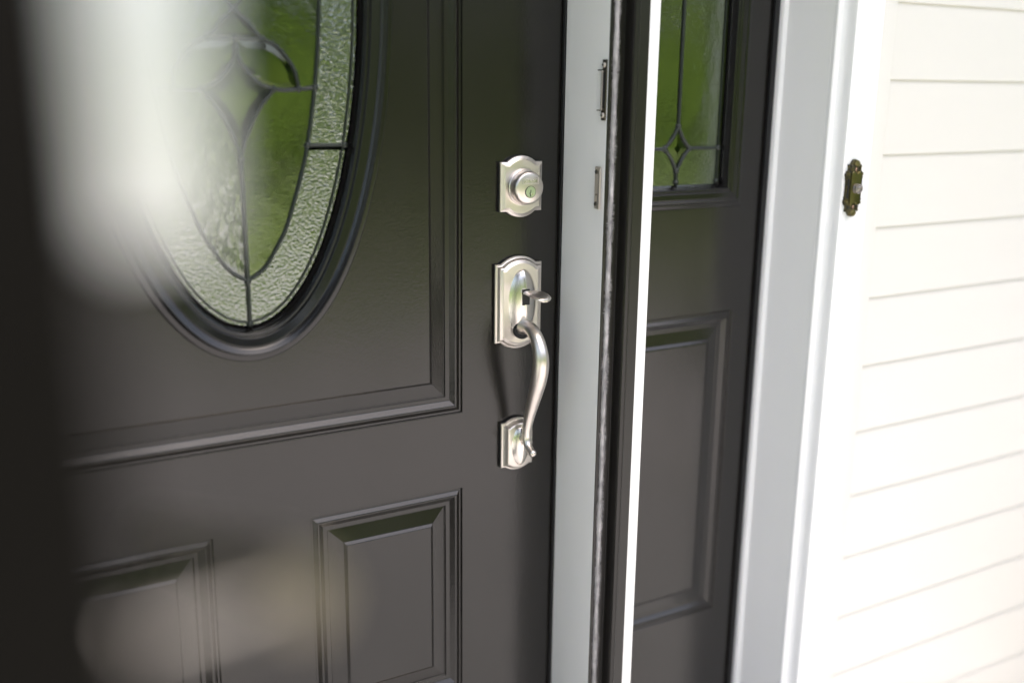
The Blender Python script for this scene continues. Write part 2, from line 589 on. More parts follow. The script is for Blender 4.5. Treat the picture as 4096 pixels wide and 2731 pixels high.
for z in (1.2770, 1.2252):
    box('strike_tab', (JX - 0.0040, JX - 0.0024, -0.0985, -0.0895, z - 0.0007, z + 0.0007), 'strike_dark', up, bev=0.0003)
box('strike_bar', (JX - 0.0046, JX - 0.0025, -0.1010, -0.0988, 1.2256, 1.2766), 'strike_metal', up, bev=0.0005)
box('bolt_slot', (JX - 0.0030, JX - 0.00245, -0.1070, -0.1012, 1.2275, 1.2745), 'dark_slot', up)
screw('screw', JX - 0.0024, -0.1026, 1.2838, 0.0036, 'strike_metal', up)
screw('screw', JX - 0.0024, -0.1026, 1.2188, 0.0036, 'strike_metal', up)

# ------------------------------------------------------------------ front door
DX0, DX1, DZ0, DZ1 = -0.117, 0.8125, 0.022, 2.112
OCX, OCZ, OA, OB = 0.3480, 1.385, 0.1565, 0.4305      # glass oval
door = root('front_door', ((DX0 + DX1) / 2, 0.02, DZ0), 'dark brown panelled front door with an oval leaded glass light', 'door')
UP = (0.0500, 0.6460, 0.7985, 1.9715)                 # upper panel outer edge
BR = (0.4135, 0.6460, 0.3535, 0.6830)                 # lower panels
BL = (0.0500, 0.2825, 0.3535, 0.6830)


def fillrect(x0, x1, z0, z1, y=0.0):
    return [(x0, y, z0), (x1, y, z0), (x1, y, z1), (x0, y, z1)], [(0, 1, 2, 3)]


parts = []
UP, BR, BL = [(q[0] - 0.001, q[1] + 0.001, q[2] - 0.001, q[3] + 0.001) for q in (UP, BR, BL)]
xs = [DX0, BL[0], BL[1], BR[0], BR[1], DX1]
zs = [DZ0, BL[2], BL[3], UP[2], UP[3], DZ1]
for i in range(5):
    for j in range(5):
        if j == 1 and i in (1, 3):
            continue
        if j == 3 and i in (1, 2, 3):
            continue
        parts.append(fillrect(xs[i], xs[i + 1], zs[j], zs[j + 1]))
# back, sides
parts.append(([(DX0, 0, DZ0), (DX1, 0, DZ0), (DX1, 0, DZ1), (DX0, 0, DZ1), (DX0, 0.044, DZ0), (DX1, 0.044, DZ0), (DX1, 0.044, DZ1), (DX0, 0.044, DZ1)],
              [(0, 1, 5, 4), (1, 2, 6, 5), (2, 3, 7, 6), (3, 0, 4, 7)]))
bk = ell(OCX, OCZ, OA, OB, 0.004, 0.044)


def oval_plate(x0, x1, z0, z1, loop, y):
    """plate between a rectangle and an oval loop: each oval point is joined to the rectangle along its ray"""
    n = len(loop)
    cx, cz = OCX, OCZ
    outer = []
    for p in loop:
        dx, dz = p[0] - cx, p[2] - cz
        t = min(((x1 - cx) / dx if dx > 1e-9 else (x0 - cx) / dx if dx < -1e-9 else 1e9), ((z1 - cz) / dz if dz > 1e-9 else (z0 - cz) / dz if dz < -1e-9 else 1e9))
        outer.append([cx + dx * t, y, cz + dz * t])
    for c in ((x0, z0), (x1, z0), (x1, z1), (x0, z1)):      # snap the nearest ray to each corner
        k = min(range(n), key=lambda i: math.hypot(outer[i][0] - c[0], outer[i][2] - c[1]))
        outer[k] = [c[0], y, c[1]]
    return rings([loop, outer], True)


parts.append(oval_plate(DX0, DX1, DZ0, DZ1, bk, 0.044))
v, f = join(parts)
slab = obj('slab', v, f, 'door_paint', door, angle=0)

PP = [(s_ + 0.001, d_) for s_, d_ in panel_prof()]
for nm, (x0, x1, z0, z1) in (('upper', UP), ('lower', BR), ('lower', BL)):
    pts = [rect_rings(x0, x1, z0, z1, PP)]
    s = PP[-1][0]
    if nm == 'upper':
        hole = ell(OCX, OCZ, OA, OB, 0.030, 0.0)
        pts.append(oval_plate(x0 + s, x1 - s, z0 + s, z1 - s, hole, 0.0))
        inner = ell(OCX, OCZ, OA, OB, 0.030, 0.030)
        pts.append(rings([hole, inner], True))
    else:
        pts.append(fillrect(x0 + s, x1 - s, z0 + s, z1 - s))
    v, f = join(pts)
    obj('raised_panel', v, f, 'door_paint', door, angle=70)

# oval moulding: (distance inwards from the outer rim, height above the door face)
W = 0.042
OP = support([(0.0, 0.0), (0.0004, 0.0026), (0.0012, 0.0036), (0.0022, 0.0039), (0.0080, 0.0044), (0.0088, 0.0052), (0.0093, 0.0080), (0.0099, 0.0120), (0.0107, 0.0138), (0.0116, 0.0144), (0.0122, 0.0142),
      (0.0154, 0.0122), (0.0158, 0.0121), (0.0162, 0.0119), (0.0190, 0.0099), (0.0196, 0.0090), (0.0200, 0.0088), (0.0204, 0.0092), (0.0212, 0.0093), (0.0308, 0.0066), (0.0314, 0.0058), (0.0320, 0.0036), (0.0328, 0.0030),
      (0.0338, 0.0034), (0.0348, 0.0034), (0.0360, 0.0026), (0.0370, 0.0010), (0.0378, -0.0012), (0.0386, -0.0040), (0.0396, -0.0080), (0.0420, -0.0118)])
loops = [ell(OCX, OCZ, OA, OB, W - s, -h, 180) for s, h in OP]
v, f = rings(loops, True)
obj('oval_frame', v, f, 'frame_paint', door, angle=75)

# --- leaded oval glass, symmetric about its two axes
GY = 0.0120


def mir(pts, sx=1, sz=1):
    return [(OCX + sx * (x - OCX), OCZ + sz * (z - OCZ)) for x, z in pts]


c0 = OCX
inner = [(c0, 1.0132), (c0 + .0227, 1.029), (c0 + .040, 1.055), (c0 + .054, 1.0812), (c0 + .0748, 1.1434), (c0 + .0842, 1.180), (c0 + .0962, 1.2504), (c0 + .1035, 1.3200), (c0 + .1062, OCZ)]
starlow = [(c0, 1.1645), (c0 + .0042, 1.1819), (c0 + .0168, 1.2111), (c0 + .0287, 1.2300), (c0 + .0440, 1.2484)]
starup = [(c0, 1.2960), (c0 + .0052, 1.2793), (c0 + .0167, 1.2639), (c0 + .0286, 1.2545), (c0 + .0440, 1.2484)]
petal = [(c0, 1.3415), (c0 + .0152, 1.3265), (c0 + .0310, 1.3085), (c0 + .0486, 1.2998), (c0 + .0619, 1.2857), (c0 + .0712, 1.2700), (c0 + .0755, 1.2490)]
arc = [(c0 + .0440, 1.2484), (c0 + .0589, 1.2474), (c0 + .0755, 1.2486), (c0 + .0962, 1.2504)]
lens_ = [(c0, 1.3415), (c0 + .0125, 1.3560), (c0 + .0190, OCZ)]


def sm(p, n=8):
    return [tuple(q) for q in catmull(p, n)]


S = {k: sm(p) for k, p in dict(inner=inner, starlow=starlow, starup=starup, petal=petal, arc=arc, lens=lens_).items()}
came_parts = []
joints = set()


def came(p, r=0.0026):
    came_parts.append(tubeg([(x, GY - 0.0010, z) for x, z in p], r, 8, flat=1.0))
    joints.add((round(p[0][0], 4), round(p[0][1], 4)))
    joints.add((round(p[-1][0], 4), round(p[-1][1], 4)))


for sz in (1, -1):
    for sx in (1, -1):
        for k in S:
            came(mir(S[k], sx, sz))
        came(mir([(c0 + .0842, 1.180), (c0 + .1330, 1.1795)], sx, sz), 0.0022)
    came(mir([(c0, 1.3068), (c0, 1.2960)], 1, sz))
    came(mir([(c0, 1.1645), (c0, 1.0132)], 1, sz), 0.0029)
    came(mir([(c0, 1.0132), (c0, 0.9585)], 1, sz), 0.0029)
    came(mir([(c0 - .0325, 1.3068), (c0 + .0325, 1.3068)], 1, sz))
for x, z in joints:
    if abs(z - OCZ) < 0.002:
        continue
    came_parts.append(lathe_y(x, z, [(0.0046, GY), (0.0044, GY - 0.0022), (0.0034, GY - 0.0036), (0.0018, GY - 0.0041), (0.0002, GY - 0.0042)], 12))
outer_came = ell(OCX, OCZ, OA, OB, -0.0065, GY - 0.0012, 128)
came_parts.append(tubeg(outer_came + outer_came[:1], 0.0015, 6))
v, f = join(came_parts)


def pane(name, poly, material, y=GY, bevel=0.0, parent=door):
    """flat pane from an outline of (x, z); with a cut bevel its centre stands 2 mm forward"""
    P = poly[:-1] if math.hypot(poly[0][0] - poly[-1][0], poly[0][1] - poly[-1][1]) < 1e-5 else poly
    if not bevel:
        o = obj(name, [(x, y, z) for x, z in P], [list(range(len(P)))], material, parent, angle=0, outward=True)
    else:
        cx = sum(p[0] for p in P) / len(P)
        cz = sum(p[1] for p in P) / len(P)
        inn = [(cx + (x - cx) * bevel, y - 0.0006, cz + (z - cz) * bevel) for x, z in P]
        o = obj(name, *rings([[(x, y, z) for x, z in P], inn], True, False, True), material, parent, angle=0, outward=True)
    return o


for sz in (1, -1):
    for sx in (1, -1):
        i, sl_, su, pe, ar, le = (mir(S[k], sx, sz) for k in ('inner', 'starlow', 'starup', 'petal', 'arc', 'lens'))
        ka = min(range(len(i)), key=lambda q: abs(i[q][1] - ar[-1][1]))
        # lower field pane
        pane('glass_pane', i[:ka] + ar[::-1] + sl_[::-1], 'glass_water' if sx < 0 else 'glass_seedy')
        # petal
        pane('bevel_pane', su + ar[1:12] + [q for q in pe[::-1] if sz * (q[1] - OCZ) < sz * (1.307 - OCZ) * 1.0001] + mir([(c0, 1.3068)], sx, sz), 'glass_clear', bevel=0.66)
        # border panes, split at the cross bar
        outer = [(x, z) for x, _, z in ell(OCX, OCZ, OA, OB, -0.002, 0, 256)]
        q = [p for p in outer if sx * (p[0] - OCX) >= -1e-6 and sz * (p[1] - OCZ) <= 1e-6]
        q.sort(key=lambda p: -sz * (p[1] - OCZ) if False else sz * p[1])
        zc = mir([(c0, 1.1795)], 1, sz)[0][1]
        lowo = [p for p in q if sz * (p[1] - zc) <= 0]
        higho = [p for p in q if sz * (p[1] - zc) > 0]
        lowi = [p for p in i if sz * (p[1] - zc) <= 0]
        highi = [p for p in i if sz * (p[1] - zc) > 0]
        pane('border_pane', lowo + lowi[::-1], 'glass_hammer')
        pane('border_pane', higho + highi[::-1], 'glass_hammer')
    # star and triangle
    a = mir(S['starlow'], 1, sz)
    b = mir(S['starup'], 1, sz)
    star = a + b[::-1][1:] + mir(b, -1)[1:] + mir(a, -1)[::-1][1:]
    pane('bevel_pane', star, 'glass_clear', bevel=0.6)
    tri = mir([(c0 - .0315, 1.3085), (c0 + .0315, 1.3085), (c0 + .0152, 1.3265), (c0, 1.3415), (c0 - .0152, 1.3265)], 1, sz)
    pane('bevel_pane', tri, 'glass_clear', bevel=0.55)
for sx in (1, -1):
    i = mir(S['inner'], sx)
    pe = mir(S['petal'], sx)
    ar = mir(S['arc'], sx)
    ka = min(range(len(i)), key=lambda q: abs(i[q][1] - ar[-1][1]))
    half = ar[16:] + i[ka + 1:]
    le = mir(S['lens'], sx)
    loop = half + mir(half, 1, -1)[::-1][1:] + mir(pe, 1, -1)[::-1][1:] + mir(le, 1, -1)[1:] + le[::-1][1:] + pe[1:]
    pane('glass_pane', loop, 'glass_water' if sx < 0 else 'glass_seedy')
le = mir(S['lens'], 1)
h = le + mir(le, 1, -1)[::-1][1:]
pane('bevel_pane', h + mir(h, -1)[::-1][1:-1], 'glass_clear', bevel=0.6)
obj('lead_came', v, f, 'came', door, angle=60)


# --- hardware: plates with an arched top and bottom
def arch_outline(w, h, ear, sag, i, n=14):
    """outline of a plate w wide, h tall at its ears, with arcs of height sag between the ears; inset by i"""
    c = w - 2 * ear
    Rr = c * c / (8 * sag) + sag / 2
    zc = h / 2 + sag - Rr
    r = Rr - i
    ze = h / 2 - i
    xa = math.sqrt(max(r * r - (ze - zc) ** 2, 1e-9))
    t0 = math.atan2(ze - zc, xa)
    P = [(w / 2 - i, -ze), (w / 2 - i, ze)]
    for k in range(n + 1):
        t = t0 + (math.pi - 2 * t0) * k / n
        P.append((r * math.cos(t), zc + r * math.sin(t)))
    P += [(-w / 2 + i, ze), (-w / 2 + i, -ze)]
    for k in range(n + 1):
        t = math.pi - t0 - (math.pi - 2 * t0) * k / n
        P.append((r * math.cos(t), -zc - r * math.sin(t)))
    return P


def plate(cx, cz, w, h, ear, sag, prof):
    loops = [[(cx + x, y, cz + z) for x, z in arch_outline(w, h, ear, sag, i)] for i, y in prof]
    return rings(loops, True, False, True)


HXC = 0.7340
# deadbolt
v, f = plate(HXC, 1.1188, 0.0672, 0.0690, 0.0108, 0.0085, [(0, -0.0042), (0, -0.0070), (0.0006, -0.0078), (0.0020, -0.0084), (0.0038, -0.0094), (0.0052, -0.0108), (0.0060, -0.0113)])
dp = obj('deadbolt_plate', v, f, 'nickel', door, angle=24)
tag(dp, label='satin nickel deadbolt plate with a round key cylinder')
v, f = plate(HXC, 1.1188, 0.0672, 0.0690, 0.0108, 0.0085, [(-0.0002, 0.0), (-0.0002, -0.0032), (0.0006, -0.0041)])
obj('backing_plate', v, f, 'black_rubber', dp)
ZB = 1.1188
v, f = lathe_y(HXC, ZB, [(0.0268, -0.0113), (0.0268, -0.0117), (0.0256, -0.0118), (0.0256, -0.0150), (0.0252, -0.0165), (0.0243, -0.0172), (0.0238, -0.0176), (0.0236, -0.0215), (0.0230, -0.0272),
                         (0.0222, -0.0298), (0.0208, -0.0312), (0.0190, -0.0318), (0.0001, -0.0330)], 64)
obj('cylinder', v, f, 'nickel_round', dp, angle=30)
v, f = lathe_y(HXC, ZB - 0.0052, [(0.0083, -0.0318), (0.0083, -0.0336), (0.0078, -0.0337), (0.0078, -0.0331)], 40, cap=False)
obj('key_ring', v, f, 'dark_slot', dp)
v, f = lathe_y(HXC, ZB - 0.0052, [(0.0076, -0.0322), (0.0076, -0.0338), (0.0001, -0.0338)], 40)
kf = obj('key_plug', v, f, 'key_face', dp)
kw = [(0.0, 0.0030), (0.0001, 0.0012), (-0.0001, 0.0000), (-0.0012, -0.0014), (-0.0012, -0.0026), (-0.0002, -0.0036), (-0.0006, -0.0062)]
v, f = tubeg([(HXC + x, -0.0338, ZB - 0.0052 + z) for x, z in catmull(kw, 5)], 0.00062, 6)
obj('keyway', v, f, 'dark_slot', dp)
fan = [(0.0, -0.0034), (0.0034, -0.0052), (0.0040, -0.0030), (0.0022, -0.0014)]
obj('key_cut', *rings([[(HXC + x, -0.0339, ZB - 0.0052 + z) for x, z in fan], [(HXC + x, -0.0343, ZB - 0.0052 + z) for x, z in fan]], True, False, True), 'nickel_bright', dp, angle=0)
# stamped maker's name in its frame
tc = bpy.data.curves.new('lettering', 'FONT')
tc.body = 'SCHLAGE'
tc.size = 0.0054
tc.align_x = 'CENTER'
tc.align_y = 'CENTER'
tc.extrude = 0.00022
to = bpy.data.objects.new('lettering_source', tc)
col.objects.link(to)
dg = bpy.context.evaluated_depsgraph_get()
me = bpy.data.meshes.new_from_object(to.evaluated_get(dg))
tv = [(HXC + 0.92 * p.co.x, -0.0325 - p.co.z + 0.0, ZB + 0.0095 + p.co.y) for p in me.vertices]
tf = [list(p.vertices) for p in me.polygons]
bpy.data.objects.remove(to)
obj('lettering', tv, tf, 'nickel_bright', dp, angle=0)
fr = []
for a, b in (((-.0122, .0038), (.0122, .0038)), ((-.0132, -.0034), (.0132, -.0034)), ((-.0122, .0038), (-.0132, -.0034)), ((.0122, .0038), (.0132, -.0034))):
    fr.append(tubeg([(HXC + a[0], -0.0326, ZB + 0.0095 + a[1]), (HXC + b[0], -0.0326, ZB + 0.0095 + b[1])], 0.00022, 5))
obj('lettering_frame', *join(fr), 'nickel_bright', dp)

# handle set escutcheon
ECX, ECZ = 0.7325, 0.9532
v, f = plate(ECX, ECZ, 0.0762, 0.1145, 0.0095, 0.0105, [(0, -0.0036), (0, -0.0056), (0.0006, -0.0064), (0.0020, -0.0066), (0.0030, -0.0072), (0.0040, -0.0096), (0.0052, -0.0116), (0.0068, -0.0126), (0.0080, -0.0128), (0.0094, -0.0136), (0.0100, -0.0140)])
ep = obj('escutcheon', v, f, 'nickel', door, angle=24)
tag(ep, label='arched satin nickel escutcheon of the handle set')
v, f = plate(ECX, ECZ, 0.0762, 0.1145, 0.0095, 0.0105, [(-0.0002, 0.0), (-0.0002, -0.0028), (0.0006, -0.0037)])
obj('backing_plate', v, f, 'black_rubber', ep)


def keel(cx, cz, a, b, h, y0, nx=20, nz=40):
    """boat-shaped boss with a soft ridge down the middle"""
    V, F = [], []
    for j in range(nz + 1):
        q = -1 + 2 * j / nz
        q = math.sin(q * math.pi / 2)
        w = a * math.sqrt(max(1 - q * q, 0)) + 1e-6
        for i in range(nx + 1):
            u = -1 + 2 * i / nx
            hh = h * (1 - abs(u) ** 1.7) * (max(1 - q * q, 0) ** 0.45)
            V.append((cx + u * w, y0 - hh, cz + q * b))
    for j in range(nz):
        for i in range(nx):
            k = j * (nx + 1) + i
            F.append([k, k + 1, k + nx + 2, k + nx + 1])
    return V, F


v, f = keel(0.7345, 0.9530, 0.0228, 0.0500, 0.0115, -0.0138)
obj('boss', v, f, 'nickel_bright', ep, angle=50)
box('thumb_slot', (0.7285, 0.7405, -0.0253, -0.0200, 0.9525, 0.9755), 'dark_slot', ep, bev=0.0008)
# thumb piece: stem leaves the slot and widens to a round paddle
path = catmull([(0.0, 0.9640, 0.0034), (-0.0200, 0.9690, 0.0036), (-0.0270, 0.9712, 0.0060), (-0.0340, 0.9730, 0.0105), (-0.0450, 0.9742, 0.0142), (-0.0570, 0.9738, 0.0156), (-0.0680, 0.9718, 0.0142), (-0.0745, 0.9700, 0.0105), (-0.0775, 0.9690, 0.0050)], 5)
loops = []
for y, z, w in path:
    th = 0.0024 if w > 0.0045 else 0.0034
    loops.append([(0.7345 + w * math.copysign(abs(math.cos(2 * math.pi * k / 20)) ** 0.7, math.cos(2 * math.pi * k / 20)), y, z + th * math.sin(2 * math.pi * k / 20) - 0.0008 * math.cos(2 * math.pi * k / 20) ** 2) for k in range(20)])
v, f = rings(loops, True, True, True)
obj('thumb_piece', v, f, 'nickel_round', ep, angle=60)

# grip: profile in the plane x = GX, (y, z, radius)
GX = 0.7335
gp = [(-0.0100, 0.9160, 0.0125), (-0.0190, 0.9195, 0.0112), (-0.0300, 0.9218, 0.0100), (-0.0430, 0.9200, 0.0094), (-0.0560, 0.9120, 0.0095), (-0.0650, 0.8990, 0.0101), (-0.0695, 0.8840, 0.0109),
      (-0.0690, 0.8680, 0.0113), (-0.0645, 0.8500, 0.0110), (-0.0570, 0.8310, 0.0101), (-0.0480, 0.8090, 0.0088), (-0.0400, 0.7880, 0.0075), (-0.0345, 0.7690, 0.0065), (-0.0335, 0.7560, 0.0061), (-0.0375, 0.7465, 0.0057), (-0.0440, 0.7412, 0.0053), (-0.0500, 0.7384, 0.0050)]
cp = catmull(gp, 6)
v1 = tubeg([(GX, p[0], p[1]) for p in cp], [p[2] for p in cp], 24, side=(1, 0, 0), flat=1.06)
ball = []
for k in range(9):
    a = math.pi * k / 8
    ball.append((0.0058 * math.sin(a) + 1e-5, 0.0058 * math.cos(a)))
d = Vector((0, -0.92, -0.40)).normalized()
cpt = Vector((GX, -0.0510, 0.7380))
e1 = Vector((1, 0, 0))
e2 = d.cross(e1)
v2 = rings([[cpt + d * (-c) + e1 * r * math.cos(2 * math.pi * k / 20) + e2 * r * math.sin(2 * math.pi * k / 20) for k in range(20)] for r, c in ball], True)
gr = obj('grip', *join([v1, v2]), 'nickel_round', door, angle=60)
tag(gr, label='S-curved satin nickel pull grip')
v, f = tubeg(catmull([(GX, -0.0100, 0.7520), (GX, -0.0200, 0.7525), (GX, -0.0350, 0.7560)], 4), 0.0065, 16, side=(1, 0, 0))
obj('grip_mount', v, f, 'nickel_round', gr, angle=60)
v, f = lathe_y(GX, 0.9160, [(0.0142, -0.0140), (0.0142, -0.0195), (0.0135, -0.0205), (0.0110, -0.0207)], 36)
obj('grip_collar', v, f, 'dark_slot', gr)
# lower plate
v, f = plate(0.7330, 0.7392, 0.0535, 0.0690, 0.0070, 0.0062, [(0, -0.0046), (0, -0.0066), (0.0006, -0.0076), (0.0022, -0.0080), (0.0036, -0.0096), (0.0050, -0.0140), (0.0062, -0.0168), (0.0074, -0.0176), (0.0084, -0.0180)])
lp = obj('lower_plate', v, f, 'nickel', door, angle=24)
v, f = plate(0.7330, 0.7392, 0.0535, 0.0690, 0.0070, 0.0062, [(-0.0002, 0.0), (-0.0002, -0.0038), (0.0006, -0.0047)])
obj('backing_plate', v, f, 'black_rubber', lp)
v, f = keel(0.7330, 0.7392, 0.0150, 0.0300, 0.0080, -0.0178)
obj('boss', v, f, 'nickel_bright', lp, angle=50)

# ------------------------------------------------------------------ sidelight
SX0, SX1 = 0.869, 1.2005
side = root('sidelight', (1.04, 0.02, 0.02), 'narrow brown sidelight panel with a leaded glass diamond', 'sidelight')
GZ0, GZ1 = 1.1075, 1.93                                # glass opening
GX0, GX1 = 0.9365, 1.1085
FX0, FX1, FZ0, FZ1 = 0.8995, 1.1462, 1.0715, 1.966
PZ0, PZ1 = 0.3590, 0.9005
parts = []
xs = [SX0, FX0, FX1, SX1]
zs = [0.022, PZ0, PZ1, FZ0 + 0.005, FZ1 - 0.005, 2.112]
for i in range(3):
    for j in range(5):
        if i == 1 and j in (1, 3):
            continue
        parts.append(fillrect(xs[i], xs[i + 1], zs[j], zs[j + 1]))
parts.append(([(SX0, 0, .022), (SX1, 0, .022), (SX1, 0, 2.112), (SX0, 0, 2.112), (SX0, .04, .022), (SX1, .04, .022), (SX1, .04, 2.112), (SX0, .04, 2.112)], [(0, 1, 5, 4), (1, 2, 6, 5), (2, 3, 7, 6), (3, 0, 4, 7)]))
obj('slab', *join(parts), 'door_paint', side, angle=0)
SP = support([(0, 0), (0.0008, 0.0006), (0.0018, 0.0030), (0.0026, 0.0034), (0.0055, 0.0034), (0.0064, 0.0030), (0.0100, 0.0004), (0.0112, 0.0), (0.0124, 0.0005), (0.0185, 0.0046), (0.0195, 0.0050), (0.0255, 0.0050), (0.0262, 0.0054), (0.0450, 0.0030), (0.0458, 0.0026), (0.0500, 0.0003), (0.0520, 0.0), (0.054, 0.0)])
s = 0.054
obj('raised_panel', *join([rect_rings(FX0, FX1, PZ0, PZ1, SP), fillrect(FX0 + s, FX1 - s, PZ0 + s, PZ1 - s)]), 'door_paint', side, angle=70)
FP = [(0, -0.0), (0.0004, 0.0028), (0.0014, 0.0040), (0.0060, 0.0046), (0.0080, 0.0052), (0.0090, 0.0082), (0.0104, 0.0098), (0.0124, 0.0100), (0.0138, 0.0090), (0.0146, 0.0078), (0.0160, 0.0082), (0.0236, 0.0078), (0.0250, 0.0066),
      (0.0262, 0.0052), (0.0276, 0.0058), (0.0296, 0.0056), (0.0310, 0.0040), (0.0318, 0.0018), (0.0345, -0.0040), (0.0365, -0.0115)]
obj('glass_frame', *rect_rings(FX0, FX1, FZ0, FZ1, support(FP), -1), 'frame_paint', side, angle=70)
dc = 1.0225
dz = 1.1640
D_ = dict(t=(dc, 1.1975), l=(dc - .0245, dz), b=(dc, 1.1300), r=(dc + .0240, dz))
curves = []
for a, b in (('t', 'l'), ('t', 'r'), ('b', 'l'), ('b', 'r')):
    p, q = D_[a], D_[b]
    mid = ((p[0] + q[0]) / 2 + (dc - (p[0] + q[0]) / 2) * 0.16, (p[1] + q[1]) / 2 + (dz - (p[1] + q[1]) / 2) * 0.06)
    curves.append(sm([p, mid, q], 6))
ct = [tubeg([(x, GY - 0.001, z) for x, z in c], 0.0029, 8) for c in curves]
for a, b in (((dc, 1.1975), (dc, GZ1)), ((dc, 1.1300), (dc, GZ0 + 0.004)), ((GX0, dz), (dc - .0245, dz)), ((dc + .0240, dz), (GX1 - 0.004, dz))):
    ct.append(tubeg([(a[0], GY - 0.001, a[1]), (b[0], GY - 0.001, b[1])], 0.0027, 8))
for x in (GX0 + 0.005, GX1 - 0.0055):
    ct.append(tubeg([(x, GY - 0.001, GZ0), (x, GY - 0.001, GZ1)], 0.0014, 6))
for x, z in list(D_.values()) + [(dc, GZ0 + 0.005), (GX1 - 0.005, dz), (GX1 - 0.005, GZ0 + 0.005)]:
    ct.append(lathe_y(x, z, [(0.0048, GY), (0.0046, GY - 0.0024), (0.0034, GY - 0.0040), (0.0002, GY - 0.0046)], 12))
sc_ = join(ct)
gx0, gx1, gz0, gz1 = GX0 - 0.003, GX1 + 0.003, GZ0 - 0.003, GZ1 + 0.003
tl, tr_, bl, br_ = curves
pane('glass_pane', [(gx0, dz)] + tl[::-1] + [(dc, gz1), (gx0, gz1)], 'glass_seedy', parent=side)
pane('glass_pane', [(gx1, dz), (gx1, gz1), (dc, gz1)] + tr_, 'glass_seedy', parent=side)
pane('border_pane', [(gx0, gz0), (dc, gz0)] + bl + [(gx0, dz)], 'glass_side', parent=side)
pane('border_pane', [(gx1, gz0), (gx1, dz)] + br_[::-1] + [(dc, gz0)], 'glass_side', parent=side)
pane('bevel_pane', tl + bl[::-1][1:] + br_[1:] + tr_[::-1][1:-1], 'glass_clear', bevel=0.25, parent=side)
obj('lead_came', *sc_, 'came', side, angle=60)

# ------------------------------------------------------------------ storm door frame on the post
zbar = root('storm_door_frame', (0.35, -0.12, 0.0), 'dark bronze metal storm door frame with grey pile seal', 'door frame')
ZP = [(0.8052, -0.1084), (0.8052, -0.1102), (0.8070, -0.1106), (0.8262, -0.1106), (0.8280, -0.1112), (0.8284, -0.1180), (0.8278, -0.1186), (0.8278, -0.1300), (0.8290, -0.1322),
      (0.8328, -0.1330), (0.8340, -0.1340), (0.8354, -0.1331), (0.8515, -0.1322), (0.8523, -0.1314), (0.8523, -0.1303), (0.8300, -0.1303), (0.8294, -0.1098), (0.8294, -0.1084)]
ZP = [(x, y) for x, y in ZP]
obj('latch_rail', *rings([[(x, y, 0.02) for x, y in ZP], [(x, y, 2.118) for x, y in ZP]], True, True, True), 'bronze', zbar, angle=28)
MP = [(2 * 0.347 - x - 0.0015, y) for x, y in ZP]
obj('hinge_rail', *rings([[(x, y, 0.02) for x, y in MP], [(x, y, 2.118) for x, y in MP]], True, True, True), 'bronze', zbar, angle=28)
box('head_rail', (-0.128, 0.829, -0.1335, -0.1090, 2.1190, 2.1340), 'bronze', zbar, bev=0.001)
# pile seal: thousands of short fibres on a cord
n = 26000
zz = rng.uniform(0.03, 2.11, n)
th = rng.uniform(-0.30 * math.pi, 1.15 * math.pi, n)    # around the cord, open towards outside and left
px, py = 0.8135, -0.1118
ln = rng.uniform(0.0034, 0.0056, n) * (1 + 0.18 * np.sin(zz * 60) + 0.10 * np.sin(zz * 173))
dx = -np.cos(th)
dy = -np.sin(th)
base = np.stack([px + dx * 0.001, py + dy * 0.001, zz], 1)
tilt = rng.normal(0, 0.0012, n)
tip = base + np.stack([dx * ln, dy * ln, tilt + np.where(rng.random(n) < 0.5, 1, -1) * 0.0006], 1)
w = 0.00032
a = base + np.array([0, 0, w])
b = base - np.array([0, 0, w])
tw = np.stack([dy, -dx, np.zeros(n)], 1) * w
c = base + tw
V = np.stack([a, b, tip, c], 1).reshape(-1, 3)
F = []
for i in range(n):
    F.append((4 * i, 4 * i + 1, 4 * i + 2))
    F.append((4 * i + 3, 4 * i + 1, 4 * i + 2))
tag(obj('pile_seal', V, F, 'pile', zbar, angle=0), label='fuzzy grey pile seal', kind='stuff')
obj('seal_cord', *tubeg([(px, py, 0.03 + 0.02 * k) for k in range(105)], [0.0030 + 0.0005 * math.sin(k * 1.3) for k in range(105)], 10), 'pile', zbar, angle=60)

# ------------------------------------------------------------------ open storm door (local: x along the door from the hinge, y = outside, z up)
HINGE = Vector((-0.1220, -0.1330, 0.03))
EDGE = Vector((0.0285, -1.0660, 0.03))
SWID = 0.945
storm = root('storm_door', HINGE, 'open dark bronze storm door with nickel lock, edge-on to the porch', 'storm door', local=True)
storm.rotation_euler.z = math.atan2(EDGE.y - HINGE.y, EDGE.x - HINGE.x)
# local +y points to the inside (towards the front door) when the door is open; the leaf lies in y -0.032..0
T = 0.046
HGT = 2.075
box('latch_stile', (SWID - 0.085, SWID, -T, 0, 0, HGT), 'bronze_matt', storm, bev=0.003)
box('hinge_stile', (0, 0.085, -T, 0, 0, HGT), 'bronze_matt', storm, bev=0.003)
box('bottom_rail', (0.0855, SWID - 0.0855, -T, 0, 0, 0.20), 'bronze_matt', storm, bev=0.003)
box('top_rail', (0.0855, SWID - 0.0855, -T, 0, HGT - 0.085, HGT), 'bronze_matt', storm, bev=0.003)
box('glass_pane', (0.0858, SWID - 0.0858, -0.019, -0.014, 0.2005, HGT - 0.0855), 'storm_glass', storm)
for z in (0.25, 1.05, 1.85):
    box('hinge', (-0.012, 0.0, -0.012, 0.002, z - 0.04, z + 0.04), 'bronze_matt', storm, bev=0.002)
ze = -0.03


def lbox(name, b, m_, parent, bev):
    return box(name, b, m_, parent, bev=bev)


